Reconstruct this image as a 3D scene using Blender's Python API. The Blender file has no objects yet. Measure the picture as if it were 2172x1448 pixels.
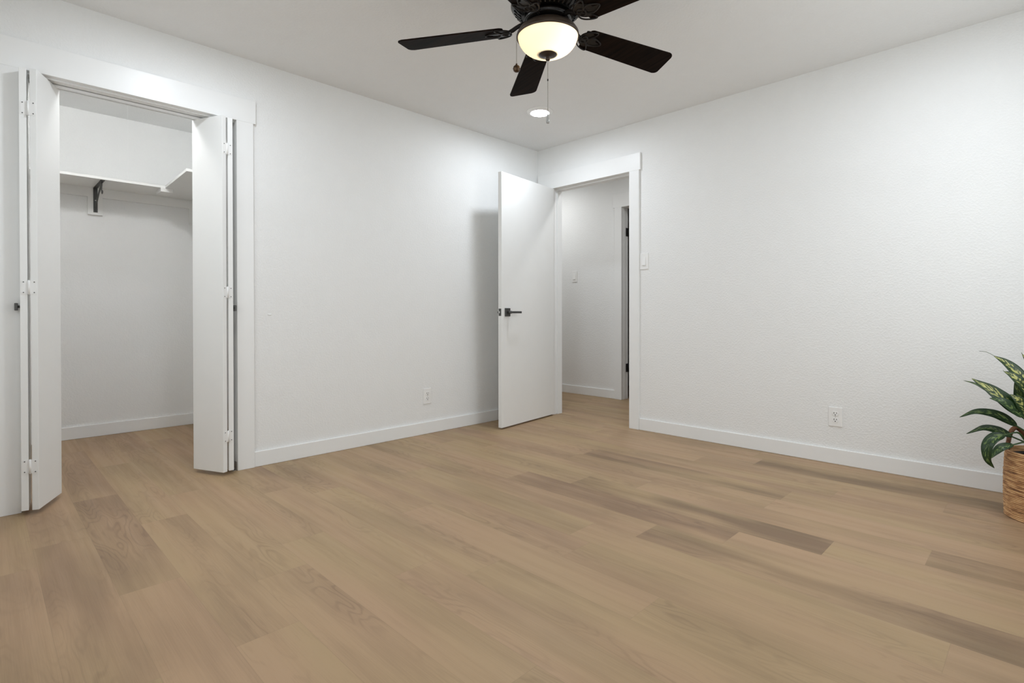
import bpy, bmesh, math, random
from mathutils import Vector, Matrix

sc = bpy.context.scene
C = sc.collection
PI = math.pi
random.seed(7)

# ------------------------------------------------------------------ camera, world, exposure
cam_d = bpy.data.cameras.new('camera')
cam = bpy.data.objects.new('camera', cam_d)
C.objects.link(cam)
sc.camera = cam
FPX = 1135.02
cam_d.sensor_width = 36.0
cam_d.lens = FPX / 2172 * 36.0
cam_d.shift_y = -52.3155 / 2172
cam_d.clip_start = 0.02
_a, _t, _r = math.radians(135.0468), math.radians(0.3347), math.radians(-0.0733)
_F = Vector((math.cos(_a), math.sin(_a), 0)); _R = Vector((math.sin(_a), -math.cos(_a), 0)); _U = Vector((0, 0, 1))
_F2 = _F * math.cos(_t) - _U * math.sin(_t); _U2 = _U * math.cos(_t) + _F * math.sin(_t)
_R3 = _R * math.cos(_r) + _U2 * math.sin(_r); _U3 = _U2 * math.cos(_r) - _R * math.sin(_r)
m = Matrix.Identity(4)
for i in range(3):
    m[i][0] = _R3[i]; m[i][1] = _U3[i]; m[i][2] = -_F2[i]
m.translation = Vector((3.3802, -3.7201, 0.9213))
cam.matrix_world = m

w = bpy.data.worlds.new('world')
sc.world = w
w.use_nodes = True
w.node_tree.nodes['Background'].inputs[0].default_value = (0.9, 0.95, 1.0, 1)
w.node_tree.nodes['Background'].inputs[1].default_value = 0.3

sc.view_settings.view_transform = 'Standard'
sc.view_settings.look = 'None'
sc.view_settings.gamma = 1.0
sc.view_settings.use_curve_mapping = False
sc.view_settings.exposure = 0.70
cy = sc.cycles
cy.max_bounces = 14
cy.diffuse_bounces = 9
cy.glossy_bounces = 5
cy.transmission_bounces = 8
cy.use_denoising = True
cy.sample_clamp_indirect = 8.0

# light levels (the lamps themselves are built with their fixtures further down)
DOWNLIGHT = 127.0     # radiance of the recessed lenses in the room
HALLLIGHT = 94.0
CLOSETLIGHT = 62.0
BULB = 0.34            # watts of each bulb inside the fan's glass bowl
DOWN_COL = (0.90, 0.965, 1.04)
WARM_COL = (1.0, 0.83, 0.63)

# added fill lamps outside two made-up windows behind and beside the camera
def fill_light(name, loc, rot, sx, sy, watts):
    d = bpy.data.lights.new(name, 'AREA')
    d.shape = 'RECTANGLE'; d.size = sx; d.size_y = sy; d.energy = watts; d.color = (0.95, 0.98, 1.0)
    o = bpy.data.objects.new(name, d)
    o.location = loc; o.rotation_euler = rot
    C.objects.link(o)


fill_light('added_fill', (3.75 + 0.17, -1.20, 1.45), (0, PI / 2, 0), 1.2, 1.3, 13.0)
fill_light('added_fill', (1.55, -4.02 - 0.17, 1.45), (PI / 2, 0, 0), 1.5, 1.2, 11.0)


# ------------------------------------------------------------------ materials
def new_mat(name):
    mt = bpy.data.materials.new(name)
    mt.use_nodes = True
    nt = mt.node_tree
    return mt, nt, nt.nodes['Principled BSDF']


def N(nt, kind, **kw):
    n = nt.nodes.new(kind)
    for k, v in kw.items():
        setattr(n, k, v)
    return n


def plain(name, col, rough=0.5, metal=0.0, spec=0.5, coat=0.0, bump=None):
    mt, nt, b = new_mat(name)
    b.inputs['Base Color'].default_value = (*col, 1)
    b.inputs['Roughness'].default_value = rough
    b.inputs['Metallic'].default_value = metal
    b.inputs['Specular IOR Level'].default_value = spec
    b.inputs['Coat Weight'].default_value = coat
    # a very slight tonal unevenness, as any real surface has
    tc = N(nt, 'ShaderNodeTexCoord')
    no = N(nt, 'ShaderNodeTexNoise')
    no.inputs['Scale'].default_value = 9.0
    no.inputs['Detail'].default_value = 3.0
    nt.links.new(tc.outputs['Object'], no.inputs['Vector'])
    mx = N(nt, 'ShaderNodeMix', data_type='RGBA')
    mx.inputs[6].default_value = (*[c * 0.985 for c in col], 1)
    mx.inputs[7].default_value = (*[min(1, c * 1.015) for c in col], 1)
    nt.links.new(no.outputs['Fac'], mx.inputs[0])
    nt.links.new(mx.outputs[2], b.inputs['Base Color'])
    if bump:
        sc_, st, dist = bump
        nb = N(nt, 'ShaderNodeTexNoise')
        nb.inputs['Scale'].default_value = sc_
        nb.inputs['Detail'].default_value = 2.0
        nb.inputs['Roughness'].default_value = 0.55
        nt.links.new(tc.outputs['Object'], nb.inputs['Vector'])
        cr = N(nt, 'ShaderNodeValToRGB')
        cr.color_ramp.elements[0].position = 0.42
        cr.color_ramp.elements[1].position = 0.66
        nt.links.new(nb.outputs['Fac'], cr.inputs['Fac'])
        bp = N(nt, 'ShaderNodeBump')
        bp.inputs['Strength'].default_value = st
        bp.inputs['Distance'].default_value = dist
        nt.links.new(cr.outputs['Color'], bp.inputs['Height'])
        nt.links.new(bp.outputs['Normal'], b.inputs['Normal'])
    return mt


WALLC = (0.80, 0.805, 0.80)
M_wall = plain('wall_paint', WALLC, 0.55, spec=0.3, bump=(95, 0.22, 0.004))
M_ceil = plain('ceiling_paint', (0.78, 0.782, 0.778), 0.7, spec=0.2, bump=(80, 0.2, 0.004))
M_trim = plain('trim_gloss_paint', (0.81, 0.815, 0.81), 0.36, spec=0.4)
M_door = plain('door_paint', (0.81, 0.815, 0.805), 0.36, spec=0.4)
M_shelf = plain('shelf_paint', (0.80, 0.80, 0.785), 0.4)
M_plastic = plain('white_plastic', (0.82, 0.82, 0.81), 0.35)
M_slot = plain('slot_dark', (0.03, 0.03, 0.03), 0.6)
M_black = plain('black_metal', (0.028, 0.027, 0.026), 0.42, metal=0.3)
M_screw = plain('screw_grey', (0.12, 0.12, 0.12), 0.45, metal=0.6)
M_gun = plain('dark_steel', (0.085, 0.085, 0.082), 0.42, metal=0.5)
M_steel = plain('satin_steel', (0.45, 0.44, 0.42), 0.35, metal=0.9)
M_fan = plain('bronze_black', (0.006, 0.005, 0.0045), 0.22, spec=0.4, coat=0.1)
M_arm = plain('aged_bronze', (0.010, 0.0075, 0.006), 0.34, spec=0.22)
M_pan = plain('warm_bronze', (0.045, 0.030, 0.020), 0.42, metal=0.5)
M_chain = plain('chain_metal', (0.20, 0.18, 0.15), 0.4, metal=0.8)
M_knobbrass = plain('dark_brass', (0.075, 0.045, 0.025), 0.28, metal=0.8)
M_soil = plain('potting_soil', (0.02, 0.015, 0.011), 0.95, bump=(60, 0.8, 0.01))
M_potblack = plain('black_nursery_pot', (0.012, 0.012, 0.012), 0.5)
M_stem = plain('green_stem', (0.035, 0.075, 0.02), 0.45)
M_rope = plain('red_brown_rope', (0.20, 0.085, 0.040), 0.8, bump=(120, 0.5, 0.004))
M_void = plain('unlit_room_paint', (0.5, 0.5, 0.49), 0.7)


def emit(name, col, s):
    mt = bpy.data.materials.new(name)
    mt.use_nodes = True
    nt = mt.node_tree
    nt.nodes.remove(nt.nodes['Principled BSDF'])
    e = N(nt, 'ShaderNodeEmission')
    e.inputs[0].default_value = (*col, 1)
    e.inputs[1].default_value = s
    nt.links.new(e.outputs[0], nt.nodes['Material Output'].inputs[0])
    return mt


M_lens = emit('lit_lens', DOWN_COL, DOWNLIGHT)
M_lens_hall = emit('lit_hall_lens', (0.97, 0.985, 0.99), HALLLIGHT)
M_lens_closet = emit('lit_closet_lens', (0.97, 0.98, 0.985), CLOSETLIGHT)

# frosted glass bowl: diffuse + translucent, lit by the bulbs inside
M_glass, nt, b = new_mat('frosted_glass')
nt.nodes.remove(b)
d1 = N(nt, 'ShaderNodeBsdfDiffuse'); d1.inputs[0].default_value = (0.92, 0.90, 0.84, 1)
t1 = N(nt, 'ShaderNodeBsdfTranslucent'); t1.inputs[0].default_value = (0.98, 0.93, 0.82, 1)
g1 = N(nt, 'ShaderNodeBsdfGlossy'); g1.inputs['Roughness'].default_value = 0.3
mx1 = N(nt, 'ShaderNodeMixShader'); mx1.inputs[0].default_value = 0.62
mx2 = N(nt, 'ShaderNodeMixShader'); mx2.inputs[0].default_value = 0.04
nt.links.new(d1.outputs[0], mx1.inputs[1]); nt.links.new(t1.outputs[0], mx1.inputs[2])
nt.links.new(mx1.outputs[0], mx2.inputs[1]); nt.links.new(g1.outputs[0], mx2.inputs[2])
nt.links.new(mx2.outputs[0], nt.nodes['Material Output'].inputs[0])

# dark wood fan blade
M_blade, nt, b = new_mat('espresso_wood')
tc = N(nt, 'ShaderNodeTexCoord')
mp = N(nt, 'ShaderNodeMapping'); mp.inputs['Scale'].default_value = (3, 60, 20)
nz = N(nt, 'ShaderNodeTexNoise'); nz.inputs['Scale'].default_value = 1.0; nz.inputs['Detail'].default_value = 6
rp = N(nt, 'ShaderNodeValToRGB')
rp.color_ramp.elements[0].position = 0.3; rp.color_ramp.elements[0].color = (0.003, 0.002, 0.0018, 1)
rp.color_ramp.elements[1].position = 0.75; rp.color_ramp.elements[1].color = (0.016, 0.0085, 0.005, 1)
nt.links.new(tc.outputs['Object'], mp.inputs[0]); nt.links.new(mp.outputs[0], nz.inputs['Vector'])
nt.links.new(nz.outputs['Fac'], rp.inputs[0]); nt.links.new(rp.outputs[0], b.inputs['Base Color'])
b.inputs['Roughness'].default_value = 0.55
b.inputs['Specular IOR Level'].default_value = 0.03


# vinyl plank floor: per plank tone and seed come from the mesh
def floor_material():
    mt, nt, b = new_mat('oak_plank_floor')
    L = nt.links.new
    uv = N(nt, 'ShaderNodeUVMap', uv_map='along')
    uv2 = N(nt, 'ShaderNodeUVMap', uv_map='back')
    idn = N(nt, 'ShaderNodeUVMap', uv_map='plank')
    s_id = N(nt, 'ShaderNodeSeparateXYZ'); L(idn.outputs[0], s_id.inputs[0])
    s_uv = N(nt, 'ShaderNodeSeparateXYZ'); L(uv.outputs[0], s_uv.inputs[0])
    s_uv2 = N(nt, 'ShaderNodeSeparateXYZ'); L(uv2.outputs[0], s_uv2.inputs[0])
    # vector (u, v, seed)
    cv = N(nt, 'ShaderNodeCombineXYZ')
    L(s_uv.outputs[0], cv.inputs[0]); L(s_uv.outputs[1], cv.inputs[1]); L(s_id.outputs[1], cv.inputs[2])

    def noise(scale3, detail, rough=0.5, dist=0.0):
        mpn = N(nt, 'ShaderNodeMapping'); mpn.inputs['Scale'].default_value = scale3
        L(cv.outputs[0], mpn.inputs[0])
        nn = N(nt, 'ShaderNodeTexNoise'); nn.inputs['Scale'].default_value = 1.0
        nn.inputs['Detail'].default_value = detail; nn.inputs['Roughness'].default_value = rough
        nn.inputs['Distortion'].default_value = dist
        L(mpn.outputs[0], nn.inputs['Vector'])
        return nn.outputs['Fac']

    def math_(op, a, c=None):
        n = N(nt, 'ShaderNodeMath', operation=op)
        for i, x in enumerate((a, c)):
            if x is None: continue
            if isinstance(x, (int, float)): n.inputs[i].default_value = x
            else: L(x, n.inputs[i])
        return n.outputs[0]

    def mapr(x, a0, a1, b0, b1, clamp=True):
        n = N(nt, 'ShaderNodeMapRange', clamp=clamp)
        L(x, n.inputs[0])
        for i, v in enumerate((a0, a1, b0, b1)): n.inputs[1 + i].default_value = v
        return n.outputs[0]

    blot = noise((1.5, 6.5, 13.0), 2.5)              # broad darker and lighter clouds along a plank
    streak = noise((0.9, 30.0, 13.0), 3.0, 0.55, 0.3)      # long soft streaks
    fine = noise((7.0, 330.0, 13.0), 3.0, 0.6)             # pores
    # cathedral figure: distorted rings stretched along the plank
    warp = noise((1.6, 8.0, 13.0), 2.0, 0.5)
    ring = math_('SINE', math_('ADD', math_('MULTIPLY', warp, 105.0), math_('MULTIPLY', s_uv.outputs[1], 60.0)))
    ringm = math_('MULTIPLY', mapr(ring, 0.15, 1.0, 0.0, 1.0), mapr(noise((1.1, 5.0, 29.0), 2.0), 0.46, 0.68, 0.0, 1.0))
    tone = s_id.outputs[0]
    dark = math_('MULTIPLY', tone, mapr(blot, 0.33, 0.62, 0.15, 1.0))
    base = N(nt, 'ShaderNodeMix', data_type='RGBA')
    base.inputs[6].default_value = (*FLOOR_LIGHT, 1)
    base.inputs[7].default_value = (*FLOOR_DARK, 1)
    f = math_('ADD', math_('MULTIPLY', dark, 0.85), mapr(streak, 0.35, 0.7, -0.06, 0.10))
    f = math_('ADD', f, mapr(fine, 0.3, 0.7, -0.10, 0.12))
    f = math_('ADD', f, math_('MULTIPLY', ringm, 0.32))
    f = math_('ADD', f, mapr(blot, 0.3, 0.7, -0.14, 0.30))
    fc = N(nt, 'ShaderNodeClamp'); L(f, fc.inputs[0])
    L(fc.outputs[0], base.inputs[0])
    # some planks lean a touch rosy, some a touch olive
    hue = N(nt, 'ShaderNodeMix', data_type='RGBA', blend_type='MULTIPLY')
    hue.inputs[0].default_value = 1.0
    hmix = N(nt, 'ShaderNodeMix', data_type='RGBA')
    hmix.inputs[6].default_value = (0.985, 1.005, 0.965, 1)
    hmix.inputs[7].default_value = (1.02, 0.985, 1.02, 1)
    L(mapr(noise((0.8, 4.0, 41.0), 1.0), 0.35, 0.65, 0, 1), hmix.inputs[0])
    L(base.outputs[2], hue.inputs[6]); L(hmix.outputs[2], hue.inputs[7])
    # seams
    e = math_('MINIMUM', math_('MINIMUM', s_uv.outputs[0], s_uv.outputs[1]), math_('MINIMUM', s_uv2.outputs[0], s_uv2.outputs[1]))
    seam = mapr(e, 0.0003, 0.0012, 0.86, 1.0)
    sm = N(nt, 'ShaderNodeMix', data_type='RGBA', blend_type='MULTIPLY'); sm.inputs[0].default_value = 1.0
    cs = N(nt, 'ShaderNodeCombineXYZ')
    for i in range(3): L(seam, cs.inputs[i])
    L(hue.outputs[2], sm.inputs[6]); L(cs.outputs[0], sm.inputs[7])
    L(sm.outputs[2], b.inputs['Base Color'])
    L(mapr(streak, 0.3, 0.7, 0.42, 0.52), b.inputs['Roughness'])
    b.inputs['Specular IOR Level'].default_value = 0.32
    hgt = math_('ADD', math_('MULTIPLY', fine, 0.3), math_('MULTIPLY', seam, 2.0))
    bp = N(nt, 'ShaderNodeBump'); bp.inputs['Strength'].default_value = 0.25; bp.inputs['Distance'].default_value = 0.0008
    L(hgt, bp.inputs['Height']); L(bp.outputs[0], b.inputs['Normal'])
    return mt


FLOOR_LIGHT = (0.385, 0.264, 0.152)
FLOOR_DARK = (0.205, 0.134, 0.079)
M_floor = floor_material()


# variegated leaf: dark green with cream flecks either side of the midrib
def leaf_material(name, cream, amount):
    mt, nt, b = new_mat(name)
    L = nt.links.new
    uv = N(nt, 'ShaderNodeUVMap', uv_map='leaf')
    s = N(nt, 'ShaderNodeSeparateXYZ'); L(uv.outputs[0], s.inputs[0])
    def math_(op, a, c=None):
        n = N(nt, 'ShaderNodeMath', operation=op)
        for i, x in enumerate((a, c)):
            if x is None: continue
            if isinstance(x, (int, float)): n.inputs[i].default_value = x
            else: L(x, n.inputs[i])
        return n.outputs[0]
    av = math_('ABSOLUTE', s.outputs[1])                     # 0 at midrib, 1 at edge
    along = math_('SUBTRACT', s.outputs[0], math_('MULTIPLY', av, 0.22))
    cv = N(nt, 'ShaderNodeCombineXYZ')
    L(math_('MULTIPLY', along, 17.0), cv.inputs[0]); L(math_('MULTIPLY', s.outputs[1], 2.6), cv.inputs[1])
    oi = N(nt, 'ShaderNodeObjectInfo'); L(math_('MULTIPLY', oi.outputs['Random'], 50.0), cv.inputs[2])
    nz = N(nt, 'ShaderNodeTexNoise'); nz.inputs['Scale'].default_value = 1.0; nz.inputs['Detail'].default_value = 3.0
    L(cv.outputs[0], nz.inputs['Vector'])
    band = N(nt, 'ShaderNodeMapRange'); L(av, band.inputs[0])
    for i, v in enumerate((0.35, 0.95, amount, -0.22)): band.inputs[1 + i].default_value = v
    k = math_('ADD', nz.outputs['Fac'], band.outputs[0])
    rp = N(nt, 'ShaderNodeValToRGB')
    rp.color_ramp.elements[0].position = 0.52; rp.color_ramp.elements[0].color = (0.009, 0.032, 0.006, 1)
    rp.color_ramp.elements[1].position = 0.64; rp.color_ramp.elements[1].color = (*cream, 1)
    L(k, rp.inputs[0]); L(rp.outputs[0], b.inputs['Base Color'])
    b.inputs['Roughness'].default_value = 0.38
    b.inputs['Specular IOR Level'].default_value = 0.4
    return mt


M_leaf_a = leaf_material('leaf_cream_fleck', (0.46, 0.46, 0.15), 0.07)
M_leaf_b = leaf_material('leaf_green_fleck', (0.15, 0.22, 0.06), 0.03)

# woven straw
M_straw, nt, b = new_mat('woven_straw')
L_ = nt.links.new
tc = N(nt, 'ShaderNodeTexCoord')
mp = N(nt, 'ShaderNodeMapping'); mp.inputs['Scale'].default_value = (14, 14, 110)
nz = N(nt, 'ShaderNodeTexNoise'); nz.inputs['Scale'].default_value = 1.0; nz.inputs['Detail'].default_value = 5; nz.inputs['Roughness'].default_value = 0.65
L_(tc.outputs['Object'], mp.inputs[0]); L_(mp.outputs[0], nz.inputs['Vector'])
rp = N(nt, 'ShaderNodeValToRGB')
for p_, c_ in ((0.30, (0.10, 0.042, 0.018, 1)), (0.44, (0.40, 0.20, 0.085, 1)), (0.60, (0.66, 0.40, 0.19, 1)), (0.78, (0.80, 0.57, 0.32, 1))):
    if p_ in (0.30, 0.78):
        e_ = rp.color_ramp.elements[0 if p_ == 0.30 else -1]; e_.position = p_
    else:
        e_ = rp.color_ramp.elements.new(p_)
    e_.color = c_
L_(nz.outputs['Fac'], rp.inputs[0]); L_(rp.outputs[0], b.inputs['Base Color'])
b.inputs['Roughness'].default_value = 0.75
bp = N(nt, 'ShaderNodeBump'); bp.inputs['Strength'].default_value = 0.5; bp.inputs['Distance'].default_value = 0.003
L_(nz.outputs['Fac'], bp.inputs['Height']); L_(bp.outputs[0], b.inputs['Normal'])

# glass of the added windows
M_pane, nt, b = new_mat('added_window_glass')
nt.nodes.remove(b)
t1 = N(nt, 'ShaderNodeBsdfTransparent'); t1.inputs[0].default_value = (0.97, 0.98, 0.975, 1)
g1 = N(nt, 'ShaderNodeBsdfGlossy'); g1.inputs['Roughness'].default_value = 0.02
mx1 = N(nt, 'ShaderNodeMixShader'); mx1.inputs[0].default_value = 0.06
nt.links.new(t1.outputs[0], mx1.inputs[1]); nt.links.new(g1.outputs[0], mx1.inputs[2])
nt.links.new(mx1.outputs[0], nt.nodes['Material Output'].inputs[0])

# clear glass drop
M_drop = plain('grey_glass_drop', (0.35, 0.35, 0.34), 0.12, spec=0.7)


# ------------------------------------------------------------------ mesh helpers
def bx(bm, lo, hi, bev=0.0):
    vs = [bm.verts.new((x, y, z)) for x in (lo[0], hi[0]) for y in (lo[1], hi[1]) for z in (lo[2], hi[2])]
    fs = []
    for q in ((0, 1, 3, 2), (4, 6, 7, 5), (0, 4, 5, 1), (2, 3, 7, 6), (0, 2, 6, 4), (1, 5, 7, 3)):
        fs.append(bm.faces.new([vs[i] for i in q]))
    if bev:
        es = list({e for f in fs for e in f.edges})
        bmesh.ops.bevel(bm, geom=es, offset=bev, segments=2, affect='EDGES', profile=0.5)
    return vs


def prism(bm, pts, z0, z1, bev=0.0):
    """pts: counter-clockwise xy outline"""
    a = [bm.verts.new((x, y, z0)) for x, y in pts]
    c = [bm.verts.new((x, y, z1)) for x, y in pts]
    n = len(pts)
    fs = [bm.faces.new(a[::-1]), bm.faces.new(c)]
    for i in range(n):
        fs.append(bm.faces.new((a[i], a[(i + 1) % n], c[(i + 1) % n], c[i])))
    if bev:
        es = list({e for f in fs for e in f.edges})
        bmesh.ops.bevel(bm, geom=es, offset=bev, segments=2, affect='EDGES', profile=0.5)


def frame_at(T, ref=None):
    T = T.normalized()
    r = Vector(ref) if ref is not None else (Vector((0, 0, 1)) if abs(T.z) < 0.9 else Vector((1, 0, 0)))
    s = T.cross(r).normalized()
    return s, s.cross(T).normalized()


def tube(bm, pts, r, seg=10, closed=False, cap=True, sy=1.0, ref=None):
    pts = [Vector(p) for p in pts]
    n = len(pts)
    rings = []
    for i, p in enumerate(pts):
        if closed:
            T = pts[(i + 1) % n] - pts[i - 1]
        else:
            T = pts[min(i + 1, n - 1)] - pts[max(i - 1, 0)]
        s, u = frame_at(T, ref)
        rr = r[i] if isinstance(r, (list, tuple)) else r
        rings.append([bm.verts.new(p + s * (rr * math.cos(2 * PI * k / seg)) + u * (rr * sy * math.sin(2 * PI * k / seg))) for k in range(seg)])
    m_ = n if closed else n - 1
    for i in range(m_):
        A, B = rings[i], rings[(i + 1) % n]
        for k in range(seg):
            f = bm.faces.new((A[k], A[(k + 1) % seg], B[(k + 1) % seg], B[k])); f.smooth = True
    if cap and not closed:
        bm.faces.new(rings[0][::-1]); bm.faces.new(rings[-1])


def lathe(bm, prof, c=(0, 0, 0), seg=48, smooth=True):
    rings = []
    for r, z in prof:
        if r < 1e-6:
            rings.append([bm.verts.new((c[0], c[1], c[2] + z))])
        else:
            rings.append([bm.verts.new((c[0] + r * math.cos(2 * PI * k / seg), c[1] + r * math.sin(2 * PI * k / seg), c[2] + z)) for k in range(seg)])
    for A, B in zip(rings[:-1], rings[1:]):
        for k in range(seg):
            k2 = (k + 1) % seg
            if len(A) == 1 and len(B) == 1: continue
            if len(A) == 1: f = bm.faces.new((A[0], B[k2], B[k]))
            elif len(B) == 1: f = bm.faces.new((A[k], A[k2], B[0]))
            else: f = bm.faces.new((A[k], A[k2], B[k2], B[k]))
            f.smooth = smooth


def xf(bm, M):
    bmesh.ops.transform(bm, matrix=M, verts=bm.verts)


def obj(name, bm, mt, parent=None, world=None):
    """link a bmesh as one object; vertices are given in world space and made local to the parent"""
    bmesh.ops.recalc_face_normals(bm, faces=bm.faces)
    me = bpy.data.meshes.new(name)
    o = bpy.data.objects.new(name, me)
    if parent is not None:
        inv = WORLD[parent].inverted()
        bmesh.ops.transform(bm, matrix=inv, verts=bm.verts)
        o.parent = parent
        WORLD[o] = WORLD[parent].copy()
    else:
        WORLD[o] = Matrix.Identity(4)
    bm.to_mesh(me); bm.free()
    me.materials.append(mt)
    C.objects.link(o)
    return o


WORLD = {}


def tag(o, label=None, cat=None, group=None, kind=None):
    if label: o['label'] = label
    if cat: o['category'] = cat
    if group: o['group'] = group
    if kind: o['kind'] = kind
    return o


def thing(name, label, cat, loc=(0, 0, 0), group=None, kind=None):
    o = bpy.data.objects.new(name, None)
    o.empty_display_size = 0.05
    o.location = loc
    C.objects.link(o)
    WORLD[o] = Matrix.Translation(Vector(loc))
    return tag(o, label, cat, group, kind)


def struct(name, bm, mt, label, cat):
    o = obj(name, bm, mt)
    return tag(o, label, cat, kind='structure')


def box_struct(name, boxes, mt, label, cat, bev=0.0):
    bm = bmesh.new()
    for lo, hi in boxes:
        bx(bm, lo, hi, bev)
    return struct(name, bm, mt, label, cat)


# ------------------------------------------------------------------ room shell
H = 2.44
RX, FY = 3.75, -4.02            # right wall, front wall (behind the camera)
TA = 0.135                      # thickness of the closet wall
TB = 0.108                      # thickness of the doorway wall
CO0, CO1 = -3.580, -2.642       # closet opening
HEAD = 2.058
DO0, DO1 = 0.190, 1.003         # doorway opening
CBX = -1.70                     # closet back wall
CRY = -2.385                    # closet right wall
HBY = 1.160                     # hall far wall


def build_floor():
    W_, LEN, Y0 = 0.177, 1.22, -1.272
    X0, X1, YA, YB = -1.95, 4.0, -4.25, 2.45
    joints = {-1: 2.772, -2: 2.462, -3: 2.18, 0: 3.065, 2: 1.227, 4: 3.04, 5: 2.112, -8: 0.54, -12: 1.235, -13: 0.572, -6: 2.493, -11: 0.575}
    tones = {(-1, 1.552): 0.95, (-2, 1.242): 0.62, (-3, 2.18): 0.80, (0, 3.065): 0.55, (2, 1.227): 0.72, (4, 3.04): 0.62, (5, 2.112): 0.80,
             (-8, -0.68): 0.40, (-12, 0.015): 0.42, (-13, 0.572): 0.40, (1, 0): 0.3}
    rnd = random.Random(11)
    verts, faces, u1, u2, ids = [], [], [], [], []
    k0 = math.floor((YA - Y0) / W_); k1 = math.ceil((YB - Y0) / W_)
    for k in range(k0, k1):
        j = joints.get(k, rnd.uniform(0, LEN))
        ya, yb = Y0 + k * W_, Y0 + (k + 1) * W_
        n = math.floor((X0 - j) / LEN)
        x = j + n * LEN
        while x < X1:
            xa, xb = max(x, X0), min(x + LEN, X1)
            t = rnd.choice((0.0, 0.05, 0.1, 0.15, 0.2, 0.25, 0.32))
            for (kk, xx), tv in tones.items():
                if kk == k and abs(xx - x) < 0.06: t = tv
            i = len(verts)
            verts += [(xa, ya, 0), (xb, ya, 0), (xb, yb, 0), (xa, yb, 0)]
            faces.append((i, i + 1, i + 2, i + 3))
            a, c = xa - x, xb - x
            u1 += [(a, 0), (c, 0), (c, W_), (a, W_)]
            u2 += [(LEN - a, W_), (LEN - c, W_), (LEN - c, 0), (LEN - a, 0)]
            ids += [(t, rnd.uniform(0, 40))] * 4
            x += LEN
    me = bpy.data.meshes.new('floor')
    me.from_pydata(verts, [], faces)
    for nm, data in (('along', u1), ('back', u2), ('plank', ids)):
        lay = me.uv_layers.new(name=nm)
        for q, d in zip(lay.data, data): q.uv = d
    me.materials.append(M_floor)
    me.update()
    o = bpy.data.objects.new('floor', me)
    C.objects.link(o)
    WORLD[o] = Matrix.Identity(4)
    tag(o, 'light brown oak plank floor running through room, closet and hall', 'floor', kind='structure')


build_floor()

box_struct('ceiling', [((-1.90, FY - 0.15, H), (RX + 0.15, 2.45, H + 0.12))], M_ceil, 'flat off white textured ceiling above the room', 'ceiling')

box_struct('wall_left', [((-TA, FY - 0.15, 0), (0, CO0 - 0.018, H)), ((-TA, CO1 + 0.018, 0), (0, TB, H)), ((-TA, CO0 - 0.018, HEAD + 0.018), (0, CO1 + 0.018, H))],
           M_wall, 'white textured left wall with the closet opening', 'wall')
box_struct('wall_back', [((0, 0, 0), (DO0 - 0.018, TB, H)), ((DO1 + 0.018, 0, 0), (RX + 0.15, TB, H)), ((DO0 - 0.018, 0, HEAD + 0.02), (DO1 + 0.018, TB, H))],
           M_wall, 'white textured wall on the right with the hall doorway', 'wall')
def pierced(lo, hi, axis, a0, a1, z0, z1):
    """four boxes of a wall slab around one added window opening along axis"""
    out = []
    for (c0, c1, zz0, zz1) in ((lo[axis], a0, lo[2], hi[2]), (a1, hi[axis], lo[2], hi[2]), (a0, a1, lo[2], z0), (a0, a1, z1, hi[2])):
        l, h = list(lo), list(hi)
        l[axis], h[axis], l[2], h[2] = c0, c1, zz0, zz1
        out.append((tuple(l), tuple(h)))
    return out


box_struct('wall_right', pierced((RX, FY - 0.15, 0), (RX + 0.15, 0, H), 1, -1.85, -0.55, 0.85, 2.05), M_wall, 'white wall along the right side behind the plant', 'wall')
box_struct('wall_front', pierced((0, FY - 0.15, 0), (RX, FY, H), 0, 0.80, 2.30, 0.85, 2.05), M_wall, 'white wall behind the camera', 'wall')
for nm, axis, lab in (('added_window_1', 1, 'added unseen white framed window for fill light in the side wall beside the camera'), ('added_window_2', 0, 'added unseen white framed window for fill light in the wall behind the camera')):  # unseen windows, added to let the fill lamps into the room
    bm = bmesh.new()
    a0, a1 = (-1.85, -0.55) if axis == 1 else (0.80, 2.30)
    for (p0, p1, q0, q1) in ((a0, a0 + 0.05, 0.85, 2.05), (a1 - 0.05, a1, 0.85, 2.05), (a0 + 0.05, a1 - 0.05, 0.85, 0.90), (a0 + 0.05, a1 - 0.05, 2.0, 2.05), ((a0 + a1) / 2 - 0.025, (a0 + a1) / 2 + 0.025, 0.90, 2.0)):
        if axis == 1: bx(bm, (RX + 0.05, p0, q0), (RX + 0.10, p1, q1), 0.003)
        else: bx(bm, (p0, FY - 0.10, q0), (p1, FY - 0.05, q1), 0.003)
    fr = struct(nm, bm, M_trim, lab, 'window')
    bm = bmesh.new()
    if axis == 1: bx(bm, (RX + 0.072, a0 + 0.05, 0.90), (RX + 0.076, a1 - 0.05, 2.0))
    else: bx(bm, (a0 + 0.05, FY - 0.076, 0.90), (a1 - 0.05, FY - 0.072, 2.0))
    obj('pane', bm, M_pane, fr)
# closet
box_struct('wall_closet_back', [((CBX - 0.12, FY - 0.15, 0), (CBX, CRY + 0.12, H))], M_wall, 'white back wall inside the closet', 'wall')
box_struct('wall_closet_right', [((CBX, CRY, 0), (-TA, CRY + 0.12, H))], M_wall, 'white right wall inside the closet', 'wall')
box_struct('wall_closet_left', [((CBX, FY - 0.15, 0), (-TA, FY, H))], M_wall, 'white left wall inside the closet', 'wall')
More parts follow.
